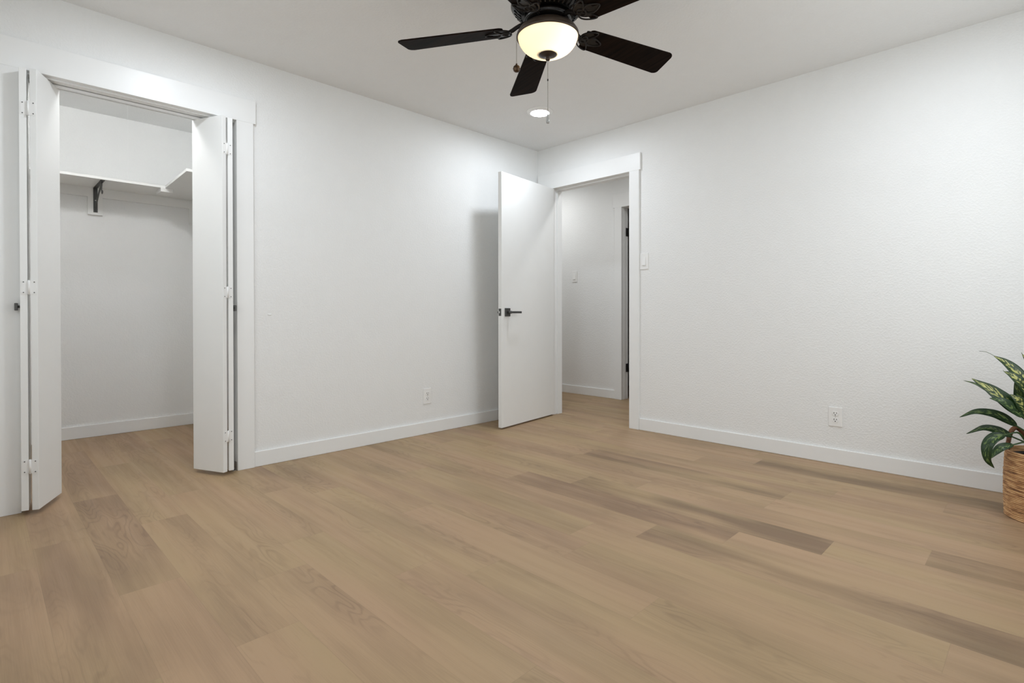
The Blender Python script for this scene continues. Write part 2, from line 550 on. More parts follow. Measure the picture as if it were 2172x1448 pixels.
# hall
HD0, HD1 = 0.162, 0.95          # hall door opening in the far wall
box_struct('wall_hall_back', [((-1.80, HBY, 0), (HD0 - 0.018, HBY + TB, H)), ((HD1, HBY, 0), (3.2, HBY + TB, H)), ((HD0 - 0.018, HBY, HEAD + 0.018), (HD1, HBY + TB, H))],
           M_wall, 'white far wall of the hall seen through the doorway', 'wall')
box_struct('wall_hall_left', [((-1.92, TB, 0), (-1.80, HBY + TB, H))], M_wall, 'white end wall of the hall on the left', 'wall')
box_struct('wall_hall_right', [((3.2, TB, 0), (3.32, HBY + TB, H))], M_wall, 'white end wall of the hall on the right', 'wall')
box_struct('wall_hall_front', [((-1.80, 0.0, 0), (-TA, TB, H))], M_wall, 'white hall wall beyond the door opening on the left', 'wall')
# the unlit room beyond the hall door
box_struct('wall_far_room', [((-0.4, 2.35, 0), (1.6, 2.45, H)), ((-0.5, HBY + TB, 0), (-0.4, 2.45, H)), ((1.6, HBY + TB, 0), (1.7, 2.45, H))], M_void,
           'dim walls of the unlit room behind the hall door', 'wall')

# baseboards
BH, BT = 0.092, 0.014
for nm, lo, hi, lab in (
    ('baseboard_left', (0, CO1 + 0.095, 0), (BT, 0, BH), 'white baseboard along the left wall between closet and corner'),
    ('baseboard_front_left', (0, FY, 0), (BT, CO0 - 0.096, BH), 'white baseboard left of the closet'),
    ('baseboard_back', (1.093, -BT, 0), (RX, 0, BH), 'white baseboard along the right hand wall behind the plant'),
    ('baseboard_right', (RX - BT, FY, 0), (RX, -BT, BH), 'white baseboard on the side wall beside the camera'),
    ('baseboard_closet_back', (CBX, FY, 0), (CBX + BT, CRY, BH), 'white baseboard on the back wall of the closet'),
    ('baseboard_closet_right', (CBX + BT, CRY - BT, 0), (-TA, CRY, BH), 'white baseboard on the right wall of the closet'),
    ('baseboard_hall', (-1.80, HBY - BT, 0), (0.072, HBY, BH), 'white baseboard on the far wall of the hall'),
):
    box_struct(nm, [(lo, hi)], M_trim, lab, 'baseboard', 0.003)

# closet casing and jamb
CT, HT = 0.018, 0.018
box_struct('trim_1', [((0, CO1, 0), (CT, CO1 + 0.095, HEAD))], M_trim, 'white flat casing board right of the closet opening', 'trim', 0.0015)
box_struct('trim_2', [((0, CO0 - 0.095, 0), (CT, CO0, HEAD))], M_trim, 'white flat casing board left of the closet opening', 'trim', 0.0015)
box_struct('trim_3', [((0, CO0 - 0.109, HEAD), (HT, CO1 + 0.109, 2.195))], M_trim, 'white header board across the top of the closet opening', 'trim', 0.0015)
bm = bmesh.new()
bx(bm, (-TA, CO0 - 0.018, 0), (0, CO0, HEAD + 0.018)); bx(bm, (-TA, CO1, 0), (0, CO1 + 0.018, HEAD + 0.018)); bx(bm, (-TA, CO0, HEAD), (0, CO1, HEAD + 0.018))
struct('trim_4', bm, M_trim, 'white jamb lining the closet opening', 'trim')
# doorway casing and jamb
box_struct('trim_5', [((DO1, -CT, 0), (DO1 + 0.089, 0, HEAD))], M_trim, 'white flat casing board right of the hall doorway', 'trim', 0.0015)
box_struct('trim_6', [((DO0 - 0.089, -CT, 0), (DO0, 0, HEAD))], M_trim, 'white flat casing board left of the doorway behind the open door', 'trim', 0.0015)
box_struct('trim_7', [((DO0 - 0.175, -HT, HEAD), (DO1 + 0.100, 0, 2.195))], M_trim, 'white header board above the hall doorway', 'trim', 0.0015)
bm = bmesh.new()
bx(bm, (DO0 - 0.018, 0, 0), (DO0, TB, HEAD + 0.02)); bx(bm, (DO1, 0, 0), (DO1 + 0.018, TB, HEAD + 0.02)); bx(bm, (DO0, 0, HEAD), (DO1, TB, HEAD + 0.02))
bx(bm, (DO0, 0.045, 0), (DO0 + 0.011, TB, HEAD), 0.001); bx(bm, (DO1 - 0.011, 0.045, 0), (DO1, TB, HEAD), 0.001); bx(bm, (DO0 + 0.011, 0.045, HEAD - 0.011), (DO1 - 0.011, TB, HEAD), 0.001)
struct('trim_8', bm, M_trim, 'white jamb with door stop lining the hall doorway', 'trim')
# hall door casing
box_struct('trim_9', [((0.074, HBY - CT, 0), (HD0, HBY, HEAD))], M_trim, 'white casing board left of the far hall door', 'trim', 0.0015)
box_struct('trim_10', [((0.055, HBY - HT, HEAD), (HD1 + 0.1, HBY, 2.205))], M_trim, 'white header board above the far hall door', 'trim', 0.0015)
bm = bmesh.new()
bx(bm, (HD0 - 0.018, HBY, 0), (HD0, HBY + TB, HEAD + 0.018)); bx(bm, (HD0, HBY, HEAD), (HD1, HBY + TB, HEAD + 0.018))
bx(bm, (HD0, HBY + 0.030, 0), (HD0 + 0.003, HBY + 0.045, HEAD), 0.0005)
struct('trim_11', bm, M_trim, 'white jamb of the far hall door', 'trim')
# panel seam on the closet wall and ceiling
bm = bmesh.new()
bx(bm, (CBX, -2.888, 1.889), (CBX + 0.0025, -2.882, H))
sd = Vector((5.08, -0.83, 0)).normalized(); sn = Vector((-sd.y, sd.x, 0)) * 0.003
p0 = Vector((CBX, -2.885, 0)); p1 = p0 + sd * 0.9
prism(bm, [(p0 - sn)[:2], (p1 - sn)[:2], (p1 + sn)[:2], (p0 + sn)[:2]], H - 0.0025, H)
struct('trim_12', bm, M_trim, 'thin white panel seam running up the closet back wall and ceiling', 'trim')


# ------------------------------------------------------------------ bedroom door
def local_box(bm, O, d, n, a0, a1, b0, b1, z0, z1, bev=0.0):
    """box in a frame: a along d, b along n (both horizontal)"""
    O, d, n = Vector((O[0], O[1], 0)), Vector((d[0], d[1], 0)), Vector((n[0], n[1], 0))
    tmp = bmesh.new()
    bx(tmp, (a0, b0, z0), (a1, b1, z1), bev)
    M = Matrix(((d.x, n.x, 0, O.x), (d.y, n.y, 0, O.y), (0, 0, 1, 0), (0, 0, 0, 1)))
    xf(tmp, M)
    me = bpy.data.meshes.new('tmp'); tmp.to_mesh(me); tmp.free(); bm.from_mesh(me); bpy.data.meshes.remove(me)


def local_cyl(bm, O, d, n, a, z, b0, b1, r, seg=20):
    """cylinder whose axis runs along n"""
    O, d, n = Vector((O[0], O[1], 0)), Vector((d[0], d[1], 0)), Vector((n[0], n[1], 0))
    p = O + d * a + Vector((0, 0, z))
    tube(bm, [p + n * b0, p + n * b1], r, seg)


Hp = (0.2165, -0.022)
dd = Vector((0.132, -0.991)).normalized()
nn = Vector((0.991, 0.132)).normalized()       # out of the face seen by the camera
DW, DT = 0.762, 0.035
door = thing('door_1', 'open white flush bedroom door with black square lever handle', 'door', (Hp[0], Hp[1], 0.012), kind='structure')
bm = bmesh.new(); local_box(bm, Hp, dd, nn, 0, DW, -DT, 0, 0.012, 2.05, 0.0015); obj('door_slab', bm, M_door, door)
HZ = 0.933
for side in (1, -1):
    bm = bmesh.new()
    f0 = 0.0 if side > 0 else -DT
    def B(x): return f0 + side * x
    ac = DW - 0.070
    local_box(bm, Hp, dd, nn, ac - 0.033, ac + 0.033, min(B(0), B(0.009)), max(B(0), B(0.009)), HZ - 0.033, HZ + 0.033, 0.002)
    local_cyl(bm, Hp, dd, nn, ac, HZ, B(0.009), B(0.045), 0.011)
    local_box(bm, Hp, dd, nn, ac - 0.125, ac + 0.012, min(B(0.042), B(0.056)), max(B(0.042), B(0.056)), HZ - 0.0085, HZ + 0.0085, 0.003)
    tag(obj('door_handle', bm, M_gun, door), 'black lever handle with square rose')
bm = bmesh.new()
local_box(bm, Hp, dd, nn, DW, DW + 0.0015, -0.0295, -0.0055, HZ - 0.029, HZ + 0.029, 0.0)
lp = obj('latch_plate', bm, M_gun, door); tag(lp, 'black latch plate on the door edge')
bm = bmesh.new(); local_box(bm, Hp, dd, nn, DW + 0.0015, DW + 0.011, -0.023, -0.012, HZ - 0.009, HZ + 0.009, 0.003); obj('latch_bolt', bm, M_steel, door)
for z in (0.23, 1.03, 1.84):
    bm = bmesh.new()
    tube(bm, [(Hp[0] - 0.043, Hp[1] + 0.001, z - 0.045), (Hp[0] - 0.043, Hp[1] + 0.001, z + 0.045)], 0.0055, 12)
    obj('door_hinge', bm, M_black, door)


# ------------------------------------------------------------------ bifold closet doors
PZ0, PZ1 = 0.022, 2.046


def panel_frame(A, B):
    A, B = Vector(A), Vector(B)
    d = (B - A); L = d.length; d.normalize()
    return A, d, Vector((-d.y, d.x)), L


def bifold(name, label, fold_track, far_track, fold_piv, far_piv, side, knob):
    """each panel is given by the centre line of its bottom edge, from the fold to its other end"""
    T = 0.026
    root = thing(name, label, 'closet door', (far_piv[0], far_piv[1], PZ0), kind='structure')
    fr = []
    for (A, B) in ((fold_track, far_track), (fold_piv, far_piv)):
        O, d, n, L = panel_frame(A, B)
        bm = bmesh.new(); local_box(bm, O, d, n, 0, L, -T / 2, T / 2, PZ0, PZ1, 0.0015)
        fr.append((O, d, n, L, obj('door_panel', bm, M_door, root)))
    # hinges sit across the two narrow edges that face the room
    for z in (1.863, 1.045, 0.223):
        bm = bmesh.new()
        ends = []
        for O, d, n, L, _ in fr:
            ends.append(O)
            sgn = 1 if (fr[0][0] + fr[1][0] - O * 2).dot(n) > 0 else -1    # towards the other panel
            local_box(bm, O, d, n, -0.0016, 0.0, min(sgn * T / 2, -sgn * 0.008), max(sgn * T / 2, -sgn * 0.008), z - 0.031, z + 0.031, 0.0)
        mid = (ends[0] + ends[1]) / 2
        tube(bm, [(mid.x + 0.001, mid.y, z - 0.033), (mid.x + 0.001, mid.y, z + 0.033)], 0.0042, 12)
        for O, d, n, L, _ in fr:
            sgn = 1 if (mid - O).dot(n) > 0 else -1
            local_box(bm, O, d, n, -0.0016, 0.0002, min(sgn * T / 2, sgn * (T / 2 + 0.006)), max(sgn * T / 2, sgn * (T / 2 + 0.006)), z - 0.031, z + 0.031)
        hg = obj('hinge', bm, M_plastic, root)
        for O, d, n, L, _ in fr:
            sgn = 1 if (mid - O).dot(n) > 0 else -1
            for dz in (-0.024, 0.024):
                sb = bmesh.new()
                local_cyl(sb, O, n, -d, -sgn * 0.001, z + dz, 0.0016, 0.0028, 0.0026, 10)
                obj('screw', sb, M_screw, hg)
    # knob on the pivot panel's outer face
    O, d, n, L, pn = fr[1]
    sg = -1 if (fr[0][0] - O).dot(n) > 0 else 1
    bm = bmesh.new()
    b_ = sg * T / 2
    local_cyl(bm, O, d, n, knob, 0.956, b_, b_ + sg * 0.011, 0.0055, 14)
    local_box(bm, O, d, n, knob - 0.017, knob + 0.017, min(b_ + sg * 0.009, b_ + sg * 0.020), max(b_ + sg * 0.009, b_ + sg * 0.020), 0.956 - 0.017, 0.956 + 0.017, 0.002)
    tag(obj('knob', bm, M_gun, root), 'black square knob')
    # guide pin at the top of the track panel
    O, d, n, L, pn = fr[0]
    bm = bmesh.new(); pt = O + d * (L - 0.03); tube(bm, [(pt.x, pt.y, PZ1), (pt.x, pt.y, PZ1 + 0.010)], 0.004, 10); obj('guide_pin', bm, M_steel, root)
    return root


bifold('door_2', 'white folded bifold closet door at the left side of the opening', (0.0915, -3.536), (-0.1330, -3.4365), (0.0760, -3.571), (-0.150, -3.5500), -1, 0.030)
bifold('door_3', 'white folded bifold closet door at the right side of the opening', (0.0785, -2.7275), (-0.1370, -2.8235), (0.064, -2.6915), (-0.160, -2.668), 1, 0.030)

bm = bmesh.new()
for y0, y1 in ((CO0 + 0.001, CO1 - 0.001),):
    bx(bm, (-0.122, y0, HEAD - 0.016), (-0.118, y1, HEAD)); bx(bm, (-0.092, y0, HEAD - 0.016), (-0.088, y1, HEAD)); bx(bm, (-0.122, y0, HEAD - 0.002), (-0.088, y1, HEAD))
    bx(bm, (-0.118, y0, HEAD - 0.016), (-0.112, y1, HEAD - 0.013)); bx(bm, (-0.098, y0, HEAD - 0.016), (-0.092, y1, HEAD - 0.013))
    bx(bm, (-0.030, y0, HEAD - 0.007), (-0.018, y1, HEAD), 0.001)
struct('trim_13', bm, M_trim, 'white bifold door track under the closet header', 'trim')
bm = bmesh.new()
bx(bm, (-0.030, CO1 - 0.022, 0.0), (0.004, CO1 - 0.0015, 0.002)); bx(bm, (-0.030, CO1 - 0.0035, 0.0), (0.004, CO1 - 0.0005, 0.05))
tube(bm, [(-0.013, CO1 - 0.012, 0.002), (-0.013, CO1 - 0.012, 0.018)], 0.004, 10)
tag(obj('pivot_bracket', bm, M_steel), 'small steel pivot bracket on the floor at the foot of the right closet jamb', 'bracket')

# ------------------------------------------------------------------ closet shelf and bracket
SZ = 1.870
sh = thing('closet_shelf', 'white L shaped shelf across the back and right of the closet', 'shelf', (CBX, CRY, SZ))
bm = bmesh.new()
prism(bm, [(CBX, FY), (-1.325, FY), (-1.325, -2.715), (-0.665, -2.735), (-0.665, CRY), (CBX, CRY)], SZ, SZ + 0.019, 0.0015)
obj('shelf_board', bm, M_shelf, sh)
bm = bmesh.new(); bx(bm, (CBX, FY, SZ - 0.070), (CBX + 0.019, CRY, SZ), 0.001); obj('shelf_cleat', bm, M_shelf, sh)
bm = bmesh.new(); bx(bm, (CBX + 0.019, CRY - 0.019, SZ - 0.070), (-0.665, CRY, SZ), 0.001); obj('shelf_cleat', bm, M_shelf, sh)
bm = bmesh.new(); bx(bm, (-1.46, -2.745, SZ - 0.030), (-1.315, -2.665, SZ), 0.002); obj('shelf_block', bm, M_shelf, sh)

br = thing('shelf_bracket', 'dark steel shelf and rod bracket under the closet shelf', 'bracket', (CBX, -3.09, 1.67))
bm = bmesh.new(); bx(bm, (CBX, -3.137, 1.668), (CBX + 0.022, -3.047, 1.7995), 0.001); tag(obj('mounting_board', bm, M_shelf, br), 'white wooden mounting board')
yb = -3.090
bm = bmesh.new()
bx(bm, (CBX + 0.022, yb - 0.013, 1.685), (CBX + 0.0255, yb + 0.013, 1.869), 0.001)
bx(bm, (CBX + 0.022, yb - 0.013, 1.8655), (-1.345, yb + 0.013, 1.8690), 0.001)
obj('bracket_strap', bm, M_gun, br)
bm = bmesh.new()
pts = []
for i in range(15):
    t = i / 14
    pts.append((CBX + 0.026 + 0.30 * t ** 1.25, yb, 1.695 + 0.165 * (t ** 0.8)))
tube(bm, pts, 0.0105, 8, sy=0.45, ref=(0, 1, 0)); obj('bracket_brace', bm, M_gun, br)
bm = bmesh.new()
pts = [(-1.395, yb, 1.866)]
for i in range(13):
    a = math.radians(110 + 200 * i / 12)
    pts.append((-1.372 + 0.026 * math.cos(a), yb, 1.815 + 0.030 * math.sin(a)))
tube(bm, pts, 0.0115, 8, sy=0.35, ref=(0, 1, 0)); obj('rod_hook', bm, M_gun, br)
for z in (1.712, 1.775):
    bm = bmesh.new(); tube(bm, [(CBX + 0.0255, yb, z), (CBX + 0.0285, yb, z)], 0.0045, 12); obj('screw', bm, M_steel, br)
bm = bmesh.new(); bx(bm, (CBX, -2.470, 1.670), (CBX + 0.020, CRY, 1.7995), 0.001)
tag(obj('mounting_board', bm, M_shelf), 'white wooden mounting board below the shelf in the right closet corner', 'board')

# ------------------------------------------------------------------ switches and outlets
def plate_frame(O, right, out):
    """matrix: local x right, local y up, local z out of the wall"""
    r, o = Vector(right), Vector(out)
    u = Vector((0, 0, 1))
    return Matrix(((r.x, u.x, o.x, O[0]), (r.y, u.y, o.y, O[1]), (r.z, u.z, o.z, O[2]), (0, 0, 0, 1)))


def plate_mesh(wd, ht, M, hole=None):
    bm = bmesh.new()
    bx(bm, (-wd / 2, -ht / 2, 0), (wd / 2, ht / 2, 0.0055), 0.0018)
    xf(bm, M)
    return bm


def outlet(label, O, right, out):
    M = plate_frame(O, right, out)
    t = thing('wall_outlet', label, 'outlet', O, 'duplex outlets in the room')
    obj('cover_plate', plate_mesh(0.074, 0.117, M), M_plastic, t)
    for s in (1, -1):
        bm = bmesh.new()
        pts = []
        for i in range(28):
            a = 2 * PI * i / 28
            x, y = 0.0172 * math.cos(a), 0.0172 * math.sin(a)
            y = max(-0.0142, min(0.0142, y))
            pts.append((x, y + s * 0.0195))
        prism(bm, pts, 0.0055, 0.0078, 0.0006)
        xf(bm, M)
        rc = obj('receptacle', bm, M_plastic, t)
        for (x0, x1, y0, y1) in ((-0.0082, -0.0052, -0.001, 0.0095), (0.0052, 0.0082, 0.0005, 0.0085)):
            sb = bmesh.new(); bx(sb, (x0, y0 + s * 0.0195, 0.0074), (x1, y1 + s * 0.0195, 0.0081)); xf(sb, M); tag(obj('slot', sb, M_slot, rc), 'dark slot')
        sb = bmesh.new()
        prism(sb, [(0.0032 * math.cos(2 * PI * i / 12), 0.0032 * math.sin(2 * PI * i / 12) - 0.0075 + s * 0.0195) for i in range(12)], 0.0074, 0.0081)
        xf(sb, M); tag(obj('slot', sb, M_slot, rc), 'dark ground hole')
    sb = bmesh.new(); prism(sb, [(0.0026 * math.cos(2 * PI * i / 12), 0.0026 * math.sin(2 * PI * i / 12)) for i in range(12)], 0.0055, 0.0066); xf(sb, M); obj('screw', sb, M_steel, t)
    return t


outlet('white duplex outlet low on the right hand wall near the plant', (2.462, -0.0002, 0.287), (1, 0, 0), (0, -1, 0))
outlet('white duplex outlet low on the left wall beside the open door', (0.0002, -1.272, 0.288), (0, 1, 0), (1, 0, 0))


def switch(label, O, right, out, small):
    M = plate_frame(O, right, out)
    t = thing('light_switch', label, 'light switch', O, 'rocker light switches')
    obj('cover_plate', plate_mesh(0.076 if not small else 0.074, 0.128, M), M_plastic, t)
    bm = bmesh.new(); bx(bm, (-0.0172, -0.0345, 0.0052), (0.0172, 0.0345, 0.0068), 0.0006); xf(bm, M); obj('switch_frame', bm, M_plastic, t)
    bm = bmesh.new()
    # tilted paddle
    v = [(-0.0155, -0.0325, 0.0060), (0.0155, -0.0325, 0.0060), (0.0155, 0.0325, 0.0060), (-0.0155, 0.0325, 0.0060),
         (-0.0155, -0.0325, 0.0125), (0.0155, -0.0325, 0.0125), (0.0155, 0.0325, 0.0075), (-0.0155, 0.0325, 0.0075)]
    vs = [bm.verts.new(q) for q in v]
    for q in ((0, 3, 2, 1), (4, 5, 6, 7), (0, 1, 5, 4), (1, 2, 6, 5), (2, 3, 7, 6), (3, 0, 4, 7)): bm.faces.new([vs[i] for i in q])
    xf(bm, M); obj('rocker', bm, M_plastic, t)
    for yy in (-0.048, 0.048):
        sb = bmesh.new(); prism(sb, [(0.0025 * math.cos(2 * PI * i / 12), yy + 0.0025 * math.sin(2 * PI * i / 12)) for i in range(12)], 0.0050, 0.0063); xf(sb, M); obj('screw', sb, M_plastic, t)
    return t


switch('white rocker light switch on the right hand wall beside the doorway casing', (1.1305, -0.0002, 1.333), (1, 0, 0), (0, -1, 0), False)
switch('small white rocker light switch on the hall wall through the doorway', (-0.482, HBY - 0.0002, 1.348), (1, 0, 0), (0, -1, 0), True)

# a blob of old filler under the paint
bm = bmesh.new(); bmesh.ops.create_icosphere(bm, subdivisions=2, radius=1.0)
xf(bm, Matrix.Translation((0.0, -2.45, 0.918)) @ Matrix.Diagonal((0.003, 0.013, 0.006, 1)))
for f in bm.faces: f.smooth = True
tag(obj('filler_bump', bm, M_wall), 'small painted over bump on the left wall right of the closet casing', 'bump')


# ------------------------------------------------------------------ recessed lights
def downlight(label, x, y, lens, group='recessed ceiling lights'):
    t = thing('recessed_light', label, 'ceiling light', (x, y, H), group)
    bm = bmesh.new()
    lathe(bm, [(0.0675, -0.0120), (0.0705, -0.0150), (0.075, -0.0145), (0.090, -0.0060), (0.0965, -0.0050), (0.0985, 0.0), (0.0675, 0.0), (0.0675, -0.0120)], (x, y, H), 56)
    obj('trim_ring', bm, M_plastic, t)
    bm = bmesh.new()
    lathe(bm, [(0.0675, -0.0125), (0.05, -0.0150), (0.025, -0.0160), (0.0, -0.0162)], (x, y, H), 56)
    obj('lens', bm, lens, t)
    return t


downlight('round lit recessed ceiling light near the far corner above the open door', 0.676, -0.722, M_lens)
downlight('round lit recessed ceiling light in front of the closet doors', 0.76, -2.93, M_lens)
downlight('round lit recessed ceiling light in front of the right hand wall above the plant', 3.07, -0.95, M_lens)
downlight('round lit recessed ceiling light near the camera corner', 3.07, -3.24, M_lens)
downlight('round lit recessed ceiling light in the hall left of the doorway', -0.75, 0.60, M_lens_hall)
downlight('round lit recessed ceiling light in the hall right of the doorway', 0.92, 0.42, M_lens_hall)
t = thing('closet_light', 'small round lit ceiling light inside the closet behind the header', 'ceiling light', (-0.32, -3.20, H))
bm = bmesh.new(); lathe(bm, [(0.0, 0.0), (0.07, 0.0), (0.07, -0.025), (0.062, -0.03), (0.0, -0.03)], (-0.32, -3.20, H), 40); obj('light_base', bm, M_plastic, t)
bm = bmesh.new(); lathe(bm, [(0.058, -0.03), (0.07, -0.06), (0.062, -0.10), (0.035, -0.125), (0.0, -0.13)], (-0.32, -3.20, H), 40); obj('globe', bm, M_lens_closet, t)

# ------------------------------------------------------------------ ceiling fan
FX, FYY = 1.864, -1.988
fan = thing('ceiling_fan', 'black five blade ceiling fan with a lit frosted glass bowl', 'ceiling fan', (FX, FYY, H))
fc = (FX, FYY, 0)
bm = bmesh.new(); lathe(bm, [(0.0, 2.44), (0.075, 2.44), (0.075, 2.425), (0.062, 2.395), (0.03, 2.378), (0.0, 2.378)], fc, 48); obj('canopy', bm, M_fan, fan)
bm = bmesh.new(); lathe(bm, [(0.0, 2.40), (0.014, 2.40), (0.014, 2.33), (0.0, 2.33)], fc, 24); obj('downrod', bm, M_fan, fan)
bm = bmesh.new()
lathe(bm, [(0.0, 2.350), (0.05, 2.350), (0.10, 2.340), (0.140, 2.318), (0.156, 2.290), (0.158, 2.262), (0.150, 2.255), (0.157, 2.248), (0.158, 2.232), (0.148, 2.222),
           (0.143, 2.220), (0.128, 2.200), (0.108, 2.190), (0.100, 2.192), (0.06, 2.190), (0.0, 2.190)], fc, 72)
# raised louvre ribs round the lower bevel of the housing
for i in range(40):
    a = 2 * PI * i / 40
    rib = bmesh.new()
    bx(rib, (-0.020, -0.0035, -0.004), (0.020, 0.0035, 0.004), 0.0012)
    xf(rib, Matrix.Translation((FX, FYY, 0)) @ Matrix.Rotation(a, 4, 'Z') @ Matrix.Translation((0.129, 0, 2.2035)) @ Matrix.Rotation(math.radians(-42), 4, 'Y'))
    me = bpy.data.meshes.new('t'); rib.to_mesh(me); rib.free(); bm.from_mesh(me); bpy.data.meshes.remove(me)
obj('motor_housing', bm, M_fan, fan)
bm = bmesh.new(); lathe(bm, [(0.0, 2.1915), (0.090, 2.1915), (0.100, 2.182), (0.102, 2.170), (0.096, 2.163), (0.05, 2.161), (0.0, 2.161)], fc, 56); obj('rotor_plate', bm, M_fan, fan)
bm = bmesh.new(); lathe(bm, [(0.0, 2.163), (0.056, 2.163), (0.058, 2.157), (0.060, 2.153), (0.058, 2.148), (0.0, 2.148)], fc, 48); obj('switch_housing', bm, M_fan, fan)
bm = bmesh.new()
lathe(bm, [(0.0, 2.158), (0.052, 2.158), (0.078, 2.154), (0.104, 2.144), (0.122, 2.131), (0.1315, 2.116), (0.1335, 2.100), (0.1305, 2.0985), (0.126, 2.106), (0.112, 2.130), (0.07, 2.148), (0.0, 2.150)], fc, 72)
obj('light_pan', bm, M_pan, fan)
bm = bmesh.new()
prof = []
for i in range(15):
    a = (PI / 2) * i / 14
    prof.append((0.1285 * math.cos(a) ** 0.74 if i < 14 else 0.0, 2.108 - 0.082 * math.sin(a) ** 1.1))
inner = [(r * 0.972, z + 0.003) for r, z in prof][::-1]
lathe(bm, [(0.118, 2.116)] + prof + inner[0:] + [(0.114, 2.116)], fc, 72)
bowl = obj('glass_bowl', bm, M_glass, fan); tag(bowl, 'frosted cream glass bowl, lit')
bm = bmesh.new()
lathe(bm, [(0.0, 2.040), (0.036, 2.041), (0.042, 2.034), (0.039, 2.028), (0.026, 2.0225), (0.010, 2.0205), (0.007, 2.018), (0.0105, 2.012), (0.0085, 2.005), (0.0, 2.001)], fc, 40)
obj('finial', bm, M_pan, fan)


def ball_chain(name, x, y, z0, z1):
    bm = bmesh.new()
    n = int((z0 - z1) / 0.0046)
    for i in range(n):
        z = z0 - (z0 - z1) * i / max(1, n - 1)
        bmesh.ops.create_icosphere(bm, subdivisions=1, radius=0.0017, matrix=Matrix.Translation((x, y, z)))
    tube(bm, [(x, y, z0), (x, y, z1)], 0.0006, 6)
    return obj(name, bm, M_chain, fan)


ch = ball_chain('pull_chain', FX, FYY, 2.002, 1.772)
bm = bmesh.new(); lathe(bm, [(0.0, 1.776), (0.003, 1.774), (0.0035, 1.768), (0.006, 1.756), (0.0078, 1.745), (0.0066, 1.737), (0.0, 1.734)], (FX, FYY, 0), 18)
tag(obj('pull_pendant', bm, M_drop, ch), 'grey teardrop pull')
bm = bmesh.new(); lathe(bm, [(0.0, 1.926), (0.0028, 1.925), (0.0028, 1.917), (0.0, 1.916)], (FX, FYY, 0), 10); obj('chain_coupling', bm, M_black, ch)
kx, ky = FX - 0.1335 * 0.7077, FYY - 0.1335 * 0.7065
ch2 = ball_chain('pull_chain', kx, ky, 2.118, 1.990)
bm = bmesh.new()
lathe(bm, [(0.0, 1.992), (0.004, 1.990), (0.004, 1.984), (0.0100, 1.9815), (0.0142, 1.976), (0.0132, 1.9735), (0.0160, 1.970), (0.0160, 1.967), (0.0132, 1.9635), (0.0140, 1.961), (0.0085, 1.9555), (0.0, 1.954)], (kx, ky, 0), 24)
tag(obj('pull_knob', bm, M_knobbrass, ch2), 'round bronze pull knob')

# blades and their cast arms
BLADE_PITCH = math.radians(-11.5)
for kb in range(5):
    ang = math.radians(71.4 + 72 * kb)
    Mz = Matrix.Translation((FX, FYY, 0)) @ Matrix.Rotation(ang, 4, 'Z')
    Mb = Mz @ Matrix.Translation((0.0, 0, 2.147)) @ Matrix.Rotation(math.radians(2.2), 4, 'Y') @ Matrix.Rotation(BLADE_PITCH, 4, 'X')
    # blade outline in local xy
    bm = bmesh.new()
    pts = []
    def corner(cx_, cy_, r, a0, a1, n=7):
        for i in range(n):
            a = math.radians(a0 + (a1 - a0) * i / (n - 1))
            pts.append((cx_ + r * math.cos(a), cy_ + r * math.sin(a)))
    corner(0.205, -0.042, 0.016, 180, 270, 5)
    corner(0.620, -0.047, 0.025, 270, 352)
    corner(0.632, 0.052, 0.022, 8, 90)
    corner(0.205, 0.042, 0.016, 90, 180, 5)
    prism(bm, pts, -0.003, 0.003, 0.0015)
    xf(bm, Mb)
    bl = obj('blade', bm, M_blade, fan)
    # give the wood its own grain direction along the blade
    bl.matrix_local = bl.matrix_local
    # arm: neck + trefoil casting under the blade root
    bm = bmesh.new()
    nk = [(0.084, 0, 2.168), (0.105, 0, 2.167), (0.122, 0, 2.163), (0.138, 0, 2.155), (0.152, 0, 2.146), (0.170, 0, 2.1380), (0.195, 0, 2.1345)]
    tmp = bmesh.new(); tube(tmp, nk, [0.013, 0.011, 0.0095, 0.0095, 0.010, 0.009, 0.006], 10, sy=0.55, ref=(0, 1, 0)); xf(tmp, Mz)
    me = bpy.data.meshes.new('t'); tmp.to_mesh(me); tmp.free(); bm.from_mesh(me); bpy.data.meshes.remove(me)
    tmp = bmesh.new()
    zz = -0.0062
    # back plate of the casting
    outline = []
    for i in range(48):
        a = 2 * PI * i / 48
        r = 0.037 + 0.020 * max(0, math.cos(1.5 * a)) ** 2 * (1 if math.cos(a) > -0.6 else 0.3)
        outline.append((0.202 + 1.10 * r * math.cos(a), 1.0 * r * math.sin(a)))
    prism(tmp, outline, zz + 0.001, -0.003)
    # three overlapping raised leaf outlines and the medallion ring
    def loop(cx_, cy_, ax, ay, rot, rr=0.0032):
        P = []
        for i in range(36):
            a = 2 * PI * i / 36
            x = ax * math.cos(a); y = ay * math.sin(a) * (1 - 0.35 * math.cos(a))
            c_, s_ = math.cos(rot), math.sin(rot)
            P.append((cx_ + x * c_ - y * s_, cy_ + x * s_ + y * c_, zz))
        tube(tmp, P, rr, 8, closed=True)
    loop(0.236, 0.000, 0.036, 0.021, 0.0)
    loop(0.194, 0.031, 0.038, 0.018, math.radians(38))
    loop(0.194, -0.031, 0.038, 0.018, math.radians(-38))
    loop(0.186, 0.000, 0.018, 0.018, 0.0, 0.0036)
    xf(tmp, Mb)
    me = bpy.data.meshes.new('t'); tmp.to_mesh(me); tmp.free(); bm.from_mesh(me); bpy.data.meshes.remove(me)
    obj('blade_arm', bm, M_arm, fan)

